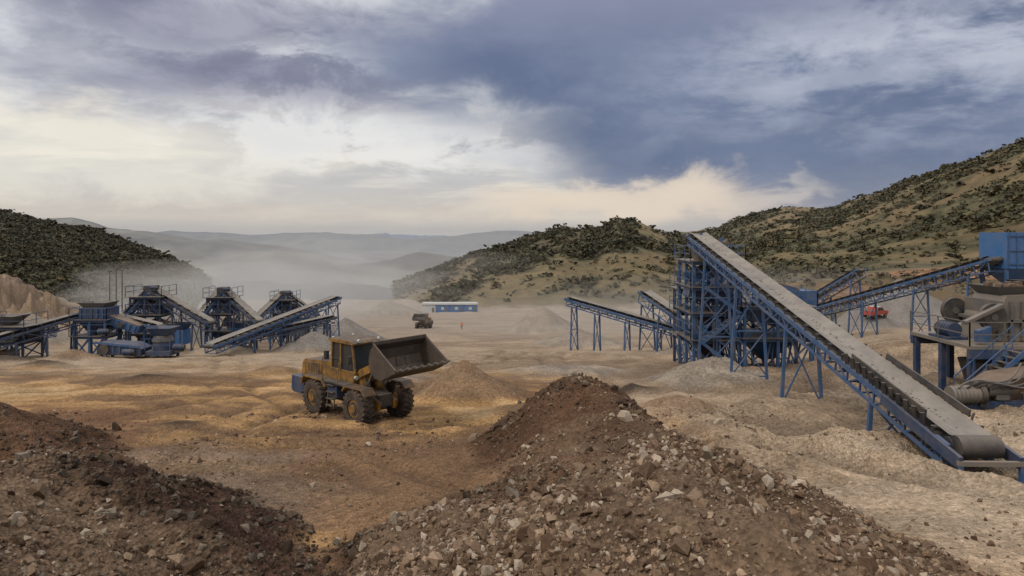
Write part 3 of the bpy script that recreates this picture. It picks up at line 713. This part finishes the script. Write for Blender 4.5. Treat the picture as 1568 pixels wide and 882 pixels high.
mb=MB(); g=HT(22.5,32)
zt=-5.15; x0,x1,y0,y1=20.3,26.5,29.6,34
mb.box(((x0+x1)/2,(y0+y1)/2,zt),(x1-x0,y1-y0,.16),pl)
for x_ in (x0+.2,22.2,24.3,x1-.2):
    for y_ in (y0+.2,(y0+y1)/2,y1-.2): mb.beam((x_,y_,g-.6),(x_,y_,zt-.1),.24,.24,b2)
for y_ in (y0+.1,y1-.1): mb.beam((x0,y_,zt-.3),(x1,y_,zt-.3),.2,.4,b2)
mb.beam((20.3,y0+.1,g),(22.2,y0+.1,zt-.4),.12,.12,b2); mb.beam((24.3,y0+.1,g),(22.2,y0+.1,zt-.4),.12,.12,b2)
rail(mb,[(x0,y1),(x0,y0),(x1,y0)],zt+.08,st)
mb.prof([(22.0,zt+.1),(24.6,zt+.1),(24.5,zt+1.9),(23.9,zt+2.25),(22.8,zt+2.2),(22.3,zt+1.2)],30.75,32.9,pl)
for i in range(4): mb.prof([(22.3+.55*i,zt+.15),(22.42+.55*i,zt+.15),(22.5+.5*i,zt+1.95),(22.4+.5*i,zt+1.95)],30.6,33.0,st)
mb.box((23.3,31.8,zt+1.05),(2.5,2.4,.14),st)
mb.frust((23.5,31.9,zt+2.2),(1.5,1.6),(2.1,2.1),.4,st)
for i in range(8): mb.box((22.8+.2*i,31.2+random.random(),zt+2.55+random.random()*.12),(.3,.25,.2),ru,random.random()*3)
for yy in (30.45,33.1):
    mb.cyl((22.0,yy,zt+1.25),(22.0,yy+.22,zt+1.25),.62,dk,28); mb.cyl((22.0,yy-.03,zt+1.25),(22.0,yy+.25,zt+1.25),.48,dk,24); mb.cyl((22.0,yy-.06,zt+1.25),(22.0,yy+.28,zt+1.25),.16,st,12)
motor(mb,(20.9,32.0,zt+.5),.36,1.0,(0,1,0)); mb.box((20.9,32.0,zt+.14),(1.0,1.4,.12),b2)
mb.prof([(20.5,zt+.95),(22.2,zt+1.75),(22.2,zt+1.9),(20.5,zt+1.1)],30.1,30.4,st)
mb.prof([(20.9,zt+.2),(21.4,zt+.2),(21.5,zt+.9),(20.9,zt+.7)],29.9,30.2,bl_)
mb.box((25.4,31.8,zt+1.1),(1.1,2.2,1.8),b2); mb.frust((25.4,31.8,zt+2.0),(1.0,1.8),(2.0,2.4),.8,dk)
stair(mb,(19.6,29.2,g+.1),(22.2,29.2,zt))
mb.beam((24.7,30.4,zt+.1),(24.7,30.4,zt+3.3),.14,.14,bl_); mb.beam((26.3,30.4,zt+.1),(26.3,30.4,zt+3.3),.14,.14,bl_); mb.beam((24.7,30.4,zt+3.3),(26.6,30.4,zt+3.3),.14,.2,bl_)
mb.prof([(18.3,-7.3),(20.4,-6.0),(22.6,-5.7),(22.6,-6.4),(20.4,-6.9),(18.3,-7.7)],27.2,28.8,ru)
mb.cyl((17.7,27.0,-6.6),(18.8,27.0,-6.55),.36,pl,20); mb.cyl((18.8,27,-6.55),(19.0,27,-6.54),.42,dk,20); mb.cyl((19.2,27.1,-6.4),(20.2,27.1,-6.35),.30,st,18); mb.cyl((16.9,26.6,-7.2),(16.9,28,-7.2),.40,dk,18)
for i in range(6): mb.cyl((17.8+.16*i,27,-6.6),(17.84+.16*i,27,-6.6),.38,st,20)
for i in range(14):
    mb.box((18.6+random.random()*4,26.95+random.random()*.4,-7.5+random.random()*1.5),(random.uniform(.2,.6),.3,random.uniform(.15,.5)),random.choice([dk,st,b2,dk]),0)
for k in range(9):
    pts=[Vector((17.9+.35*k,26.8,-6.3)),Vector((18.6+.4*k,26.5,-5.3-.12*k)),Vector((19.7+.4*k,26.7,-6.8-.10*k)),Vector((20.9+.3*k,27.4,-5.4))]
    pv=None; mk=random.choice([dk,st,dk])
    for i in range(13):
        t=i/12; q=pts[0]*(1-t)**3+pts[1]*3*t*(1-t)**2+pts[2]*3*t*t*(1-t)+pts[3]*t**3
        if pv is not None: mb.cyl(pv,q,.04,mk,7,cap=False)
        pv=q
for x_ in (17.8,19.6,21.4): mb.beam((x_,27.1,g-.3),(x_,27.1,-6.9),.14,.14,b2); mb.beam((x_,28.7,g-.3),(x_,28.7,-6.9),.14,.14,b2)
mb.beam((17.4,27.0,-7.05),(22.8,27.0,-6.9),.14,.3,b2)
mb.prof([(21,-5.9),(24.5,-5.7),(24.5,-7.2),(21.5,-7.4)],29.4,31.5,dk)
mb.build('crusher_station')

# ================================================================== left-hand plant
mb=MB(); conveyor(mb,S(-900,-196,53),S(-652,-126,62),1.0,legs=(.3,.5,.7,.9),depth=.7,frame=b2); mb.build('feed_conveyor.001')
mb=MB(); conveyor(mb,S(-880,-172,60),S(-700,-150,66),.9,legs=(.4,.65,.9),depth=.6,frame=bl_); mb.build('feed_conveyor.002')
mb=MB(); c=S(-634,0,62); g=HT(c.x,c.y)
xs=[c.x-1.4,c.x,c.x+1.4]; tower(mb,xs,[60.8,63.2],[g+1.9,g+3.4],g,bl_)
mb.box((c.x+.2,61.9,g+4.0),(2.4,2.2,1.0),b2); mb.frust((c.x,62,g+1.9),(.8,.8),(2.4,2.2),1.4,b2); mb.frust((c.x+.1,62,g+4.5),(1.8,1.8),(2.5,2.3),.45,st)
for i in range(5): mb.box((c.x-.8+.5*i,60.75,g+4.0),(.08,.08,.95),bl_)
motor(mb,(c.x+1.4,60.5,g+2.4)); screenbox(mb,(c.x+2.6,62,g+2.9),3.2,1.5,.7,.32)
mb.build('jaw_crusher')
mb=MB(); c=S(-764,0,59); g=HT(c.x,c.y)
tower(mb,[c.x-1.6,c.x+1.6],[58,60.4],[g+1.5,g+2.8],g,b2,.16,.1); screenbox(mb,(c.x,59.2,g+2.3),3.6,1.6,.8,.2,0,dk); mb.frust((c.x-.5,59.2,g+2.9),(1,1),(2.4,2.2),.8,st)
for i in range(5): mb.box((c.x-3+random.uniform(0,6),57.6,g+.4),(random.uniform(.6,1.4),.8,random.uniform(.5,1.2)),random.choice([dk,b2,ru]),random.random())
mb.build('secondary_crusher')
def screenhouse(name,ap,le_,ri,w,sheet=bl_):
    mb=MB(); g=HT(ap.x,ap.y)
    conveyor(mb,le_,ap+Vector((-.3,0,0)),.9,legs=(.25,.6),depth=.6,frame=bl_)
    conveyor(mb,ri,ap+Vector((.3,0,-.15)),.9,legs=(.2,.55),depth=.7,frame=b2)
    top=ap.z-.7
    lv=[g+(top-g)*f for f in (.35,.68,1.0)]
    tower(mb,[ap.x-w/2,ap.x,ap.x+w/2],[ap.y-1.2,ap.y+1.2],lv,g,b2,.16)
    screenbox(mb,(ap.x+.2,ap.y,lv[1]+.75),w*1.05,1.6,.8,.3,0,b2); screenbox(mb,(ap.x+w*.55,ap.y-.2,lv[0]+.6),w*.9,1.5,.7,.3,0,dk)
    mb.frust((ap.x,ap.y,g+.5),(.6,.6),(w*.9,2),1.4,b2)
    mb.box((ap.x+w*.9,ap.y-.6,g+1.6),(w*.8,1.6,1.5),sheet); mb.frust((ap.x+w*.9,ap.y-.6,g+2.36),(w*.7,1.4),(w*.95,1.8),.6,b2)
    for i in range(4): mb.box((ap.x+w*.9-w*.3+i*w*.2,ap.y-1.42,g+1.6),(.08,.07,1.45),b2)
    mb.box((ap.x,ap.y,ap.z+.1),(1.0,1.2,.6),dk); motor(mb,(ap.x+.6,ap.y-.7,ap.z+.2),.2,.6)
    return mb.build(name)
screenhouse('screening_plant',S(-552,-88,68),S(-612,-148,66),S(-462,-140,66),3.0,bb)
screenhouse('screening_plant.001',S(-442,-90,75),S(-480,-132,73),S(-388,-138,72),2.6,bl_)
screenhouse('screening_plant.002',S(-347,-95,84),S(-392,-134,80),S(-300,-128,84),2.2,st)
mb=MB(); conveyor(mb,S(-462,-176,60),S(-270,-102,80),1.0,legs=(.25,.45,.65,.85,.97),depth=.6); mb.build('stacker_conveyor.003')
mb=MB(); conveyor(mb,S(-455,-172,64),S(-276,-132,74),.9,legs=(.3,.55,.8,.95),depth=.5,frame=b2); mb.build('stacker_conveyor.004')
mb=MB(); conveyor(mb,S(-616,-128,64),S(-540,-146,62),.8,legs=(.3,.8),depth=.4); mb.build('transfer_conveyor')
mb=MB(); c=S(-594,0,59); g=HT(c.x,c.y); mb.prof([(-1.9,.5),(1.9,.3),(2.0,.9),(1.2,1.3),(-1.7,1.5)],-.9,.9,b2)
for x_ in (-1.5,1.5):
    for y_ in (-.8,.8): mb.beam((x_,y_,-.4),(x_,y_,.6),.18,.18,dk)
for i in range(6): mb.box((-1.5+.55*i,-.93,.9),(.08,.1,.7),bl_)
mb.beam((-2,-.95,1.5),(1.9,-.95,1.1),.12,.2,bl_); motor(mb,(1.0,-1.1,.7)); mb.cyl((-1.2,-1.08,.9),(-1.2,-.98,.9),.45,dk,20)
mb.build('vibrating_feeder',(c.x,c.y,g))
mb=MB(); c=S(-534,0,59.5); g=HT(c.x,c.y); mb.box((0,0,.5),(2.2,2,.4),b2); mb.cyl((0,0,.7),(0,0,1.5),.85,b2,20); mb.cyl((0,0,1.5),(0,0,2.0),.95,dk,20,r2=.7); mb.frust((0,0,2.0),(1.2,1.2),(2.2,2.0),.7,b2); motor(mb,(1.5,-.3,.95),.3,.8)
for x_ in (-.9,.9):
    for y_ in (-.8,.8): mb.beam((x_,y_,-.4),(x_,y_,.4),.2,.2,dk)
rail(mb,[(-1.1,-1),(1.1,-1)],.75)
mb.build('cone_crusher',(c.x,c.y,g))
for k,(h_,v_) in enumerate([(-616,-60),(-606,-57),(-597,-59)]):
    mb=MB(); c=S(h_,v_,112); g=HT(c.x,c.y); H=c.z-g
    mb.cyl((0,0,-.3),(0,0,H),.13,st,10,r2=.07); mb.beam((-.3,0,H-.1),(.3,0,H-.1),.07,.07,st)
    for x_ in (-.25,.25): mb.box((x_,-.08,H+.02),(.2,.14,.16),st)
    mb.build('floodlight_mast',(c.x,c.y,g))
mb=MB(); c=S(-95,0,300); g=HT(c.x,c.y)
for i in range(4):
    x_=-9.2+i*6.15; mb.box((x_,0,1.9),(6.0,5,3.6),bb if i>=1 else wh); mb.box((x_,-2.53,2.1),(1.3,.06,1.2),wh); mb.box((x_+1.9,-2.53,1.3),(1.0,.06,2.3),st)
mb.prof([(-12.6,3.72),(12.6,3.72),(12.2,4.4),(-12.2,4.4)],-2.9,2.9,wh)
mb.build('site_office_building',(c.x,c.y,g))
mb=MB(); c=S(556,0,92); g=HT(c.x,c.y)
mb.prof([(-2.4,.5),(2.4,.5),(2.5,.85),(2.35,1.1),(1.2,1.2),(.6,1.75),(-.7,1.78),(-.85,1.15),(-2.4,1.15)],-.88,.88,re)
mb.prof([(1.08,1.2),(.57,1.68),(-.64,1.7),(-.78,1.2)],-.9,.9,gl); mb.box((-.05,0,1.76),(1.2,1.6,.06),wh); mb.box((-1.6,0,1.2),(1.4,1.5,.05),dk); mb.box((2.45,0,.6),(.15,1.7,.25),wh)
for x_ in (-1.5,1.55):
    for y_ in (-.8,.8): mb.cyl((x_,y_-.12,.38),(x_,y_+.12,.38),.38,ty,18); mb.cyl((x_,y_-.13,.38),(x_,y_+.13,.38),.2,st,12)
pk_=mb.build('pickup_truck',(c.x,c.y,g),math.radians(30),bevel=.04); pk_.scale=(.78,.85,.85)

# ================================================================== worker
def worker():
    me=bpy.data.meshes.new('body')
    J=dict(pel=(0,0,.95),wai=(0,0,1.1),che=(0,.0,1.35),nec=(0,0,1.5),hea=(0,.02,1.62),top=(0,.01,1.74),
      hl=(-.1,0,.9),kl=(-.12,.12,.5),al=(-.12,.02,.08),tl=(-.12,.2,.04),hr=(.1,0,.9),kr=(.13,0,.5),ar=(.13,-.16,.09),tr=(.13,.0,.04),
      sl=(-.2,0,1.42),el=(-.27,-.06,1.14),wl=(-.27,.08,.92),fl=(-.27,.12,.83),sr=(.2,0,1.42),er=(.27,.0,1.14),wr=(.27,.16,.93),fr=(.27,.2,.84))
    R=dict(pel=.15,wai=.13,che=.16,nec=.06,hea=.10,top=.07,hl=.09,kl=.065,al=.045,tl=.04,hr=.09,kr=.065,ar=.045,tr=.04,sl=.07,el=.045,wl=.035,fl=.035,sr=.07,er=.045,wr=.035,fr=.035)
    ks=list(J); E=[('pel','wai'),('wai','che'),('che','nec'),('nec','hea'),('hea','top'),('pel','hl'),('hl','kl'),('kl','al'),('al','tl'),('pel','hr'),('hr','kr'),('kr','ar'),('ar','tr'),('che','sl'),('sl','el'),('el','wl'),('wl','fl'),('che','sr'),('sr','er'),('er','wr'),('wr','fr')]
    me.from_pydata([J[k] for k in ks],[(ks.index(a),ks.index(b)) for a,b in E],[])
    ob=bpy.data.objects.new('worker',me); scene.collection.objects.link(ob)
    sk=ob.modifiers.new('skin','SKIN')
    for i,k in enumerate(ks): me.skin_vertices[0].data[i].radius=(R[k],R[k]*.8); me.skin_vertices[0].data[i].use_root=(k=='pel')
    ob.modifiers.new('sub','SUBSURF').levels=1
    m,nt,b=new_mat('worker_clothing'); tc=nt.nodes.new('ShaderNodeTexCoord'); sx=nt.nodes.new('ShaderNodeSeparateXYZ'); L(nt,tc.outputs['Object'],sx.inputs[0])
    mr=nt.nodes.new('ShaderNodeMapRange'); mr.inputs[2].default_value=1.8; L(nt,sx.outputs['Z'],mr.inputs[0])
    cr=nt.nodes.new('ShaderNodeValToRGB'); cr.color_ramp.interpolation='CONSTANT'; e=cr.color_ramp.elements
    e[0].position=0; e[0].color=(.03,.03,.05,1); e[1].position=.52; e[1].color=(.6,.12,.03,1)
    for p_,c_ in ((.835,(.2,.1,.06,1)),(.93,(.6,.45,.03,1))): q=e.new(p_); q.color=c_
    L(nt,mr.outputs[0],cr.inputs[0]); L(nt,cr.outputs[0],b.inputs['Base Color']); me.materials.append(m)
    return ob
w=worker(); p=S(-77,0,140); w.location=(p.x,p.y,HT(p.x,p.y)+.02); w.rotation_euler=(0,0,math.radians(160))

# ================================================================== sky
world=bpy.data.worlds.new('World'); scene.world=world; world.use_nodes=True
nt=world.node_tree; nt.nodes.clear()
SUN_EL,SUN_AZ=math.radians(48),math.radians(-125)
def ln(a,b): nt.links.new(a,b)
def val(x,i):
    if isinstance(x,(int,float)): i.default_value=x
    else: ln(x,i)
def mth(op,a,b=None,c=None,clamp=False):
    n=nt.nodes.new('ShaderNodeMath'); n.operation=op; n.use_clamp=clamp; val(a,n.inputs[0])
    if b is not None: val(b,n.inputs[1])
    if c is not None: val(c,n.inputs[2])
    return n.outputs[0]
def sms(a,b,x):
    n=nt.nodes.new('ShaderNodeMapRange'); n.interpolation_type='SMOOTHSTEP'; n.clamp=True; val(x,n.inputs[0])
    if a<b: n.inputs[1].default_value=a; n.inputs[2].default_value=b
    else:
        n.inputs[1].default_value=b; n.inputs[2].default_value=a; n.inputs[3].default_value=1; n.inputs[4].default_value=0
    return n.outputs[0]
def mix(f,a,b):
    n=nt.nodes.new('ShaderNodeMix'); n.data_type='RGBA'; val(f,n.inputs[0])
    for v_,i in ((a,6),(b,7)):
        if isinstance(v_,tuple): n.inputs[i].default_value=v_+(1,)
        else: ln(v_,n.inputs[i])
    return n.outputs[2]
tc=nt.nodes.new('ShaderNodeTexCoord'); sp=nt.nodes.new('ShaderNodeSeparateXYZ'); ln(tc.outputs['Generated'],sp.inputs[0])
x_,y_,z_=sp.outputs
az=mth('ARCTAN2',x_,y_); hyp=mth('SQRT',mth('ADD',mth('MULTIPLY',x_,x_),mth('MULTIPLY',y_,y_))); el=mth('ARCTAN2',z_,hyp)
def comb(a,b,c=0):
    n=nt.nodes.new('ShaderNodeCombineXYZ'); val(a,n.inputs[0]); val(b,n.inputs[1]); val(c,n.inputs[2]); return n.outputs[0]
def noi(v,sc,det=8,ro=.55,dist=0):
    n=nt.nodes.new('ShaderNodeTexNoise'); n.inputs['Scale'].default_value=sc; n.inputs['Detail'].default_value=det; n.inputs['Roughness'].default_value=ro; n.inputs['Distortion'].default_value=dist; ln(v,n.inputs['Vector']); return n.outputs['Fac']
zz_=mth('ADD',mth('MAXIMUM',z_,0.0),.14)
pl_=comb(mth('DIVIDE',x_,zz_),mth('DIVIDE',y_,zz_),1.3)
ang=comb(az,mth('MULTIPLY',el,2.0),.7)
nA=noi(pl_,1.1,8,.6,.3); nB=noi(ang,6.5,8,.62,.3); nC=noi(pl_,2.8,6,.6,.2); nD=noi(comb(az,mth('MULTIPLY',el,6),2.2),3.4,7,.6,.3); nW=noi(ang,2.6,5,.55)
wx=mth('MULTIPLY',mth('SUBTRACT',nW,.5),.40); wy=mth('MULTIPLY',mth('SUBTRACT',nB,.5),.17)
azw=mth('ADD',az,wx); elw=mth('ADD',el,wy)
def blob(px,py,rx,ry,soft=.55,warp=True):
    A_=math.atan((px-784)/F); E_=math.atan((355-py)/F*math.cos(A_))
    u=mth('DIVIDE',mth('SUBTRACT',azw if warp else az,A_),rx/F); v=mth('DIVIDE',mth('SUBTRACT',elw if warp else el,E_),ry/F)
    q=mth('SQRT',mth('ADD',mth('MULTIPLY',u,u),mth('MULTIPLY',v,v)))
    return sms(1+soft,1-soft,q)
base=mix(sms(.40,.58,nA),(.42,.43,.50),(.68,.70,.73))
base=mix(mth('MULTIPLY',sms(.45,.62,nC),.5),base,(.82,.82,.83))
d1=mth('MAXIMUM',mth('MAXIMUM',blob(330,25,310,48),blob(430,125,320,44)),mth('MULTIPLY',blob(90,110,170,28),.5))
base=mix(mth('MULTIPLY',d1,.9),base,mix(sms(.36,.62,nB),(.19,.195,.28),(.36,.365,.45)))
base=mix(mth('MULTIPLY',mth('MULTIPLY',blob(520,85,80,30),sms(.42,.56,nB)),.8),base,(.70,.71,.75))
low=mix(sms(.42,.60,nD),(.54,.53,.53),(.86,.80,.69))
low=mix(mth('MULTIPLY',sms(.085,.02,el),.8),low,(.62,.555,.48))
base=mix(mth('MULTIPLY',sms(.20,.11,elw),.9),base,low)
cu=mth('MULTIPLY',blob(540,205,330,52),sms(.44,.56,nB)); base=mix(mth('MULTIPLY',cu,.85),base,(.84,.83,.81))
cu=mth('MULTIPLY',blob(560,240,330,30),sms(.52,.42,nB)); base=mix(mth('MULTIPLY',cu,.5),base,(.48,.485,.54))
hot=blob(170,240,280,42,.6); base=mix(mth('MULTIPLY',hot,.5),base,(.93,.88,.75))
stm=mth('MAXIMUM',mth('MAXIMUM',blob(960,70,370,130,.35),blob(1130,200,340,100,.35)),mth('MAXIMUM',blob(1450,235,360,110,.4),blob(1250,110,440,160,.4)))
stm=mth('MAXIMUM',stm,mth('MULTIPLY',blob(1290,270,230,90,.45),.96))
stm=mth('MAXIMUM',stm,mth('MULTIPLY',blob(1060,215,170,55,.5,False),.97))
scol=mix(sms(.35,.68,nW),(.100,.135,.240),(.165,.205,.325))
scol=mix(sms(.24,.34,el),scol,(.235,.255,.37))
scol=mix(mth('MULTIPLY',sms(.42,.62,nB),.22),scol,(.27,.30,.41))
scol=mix(mth('MULTIPLY',sms(.10,.03,el),.5),scol,(.30,.31,.38))
base=mix(mth('MULTIPLY',stm,.97),base,scol)
ur=mth('MULTIPLY',blob(1420,85,300,80,.7),sms(.36,.62,nC)); base=mix(mth('MULTIPLY',ur,.62),base,(.48,.51,.61))
ur=mth('MULTIPLY',blob(1490,20,230,60,.7),sms(.40,.6,nB)); base=mix(mth('MULTIPLY',ur,.65),base,(.62,.645,.72))
gl_=mth('MULTIPLY',blob(930,312,210,34,.5),.85); base=mix(gl_,base,(.78,.66,.54))
gl_=mth('MULTIPLY',blob(1190,310,45,13,.7),.45); base=mix(gl_,base,(.66,.60,.55))
base=mix(mth('MULTIPLY',sms(.025,.0,el),.7),base,(.40,.40,.41))
base=mix(sms(.42,.85,el),base,(1.28,1.28,1.34))
sky=nt.nodes.new('ShaderNodeTexSky'); sky.sky_type='NISHITA'; sky.sun_disc=False; sky.sun_elevation=SUN_EL; sky.sun_rotation=SUN_AZ
sc=nt.nodes.new('ShaderNodeVectorMath'); sc.operation='SCALE'; ln(base,sc.inputs[0]); sc.inputs['Scale'].default_value=10.0
fin=mix(.94,sky.outputs[0],sc.outputs[0])
bgn=nt.nodes.new('ShaderNodeBackground'); ln(fin,bgn.inputs[0]); bgn.inputs[1].default_value=.1
out=nt.nodes.new('ShaderNodeOutputWorld'); ln(bgn.outputs[0],out.inputs[0])

sl=bpy.data.lights.new('sun','SUN'); sl.energy=1.45; sl.angle=math.radians(10); sl.color=(1,.90,.76)
so=bpy.data.objects.new('sun',sl); scene.collection.objects.link(so)
dv=Vector((math.sin(SUN_AZ)*math.cos(SUN_EL),math.cos(SUN_AZ)*math.cos(SUN_EL),math.sin(SUN_EL)))
so.rotation_euler=(dv).to_track_quat('Z','Y').to_euler()

cam=bpy.data.cameras.new('camera'); co=bpy.data.objects.new('camera',cam); scene.collection.objects.link(co)
cam.sensor_width=36; cam.lens=36*F/1568; cam.shift_y=-86/1568; cam.clip_end=150000; cam.clip_start=.1
co.location=(0,0,0); co.rotation_euler=(math.radians(90),0,0); scene.camera=co
scene.view_settings.view_transform='Standard'; scene.view_settings.look='None'; scene.view_settings.exposure=0
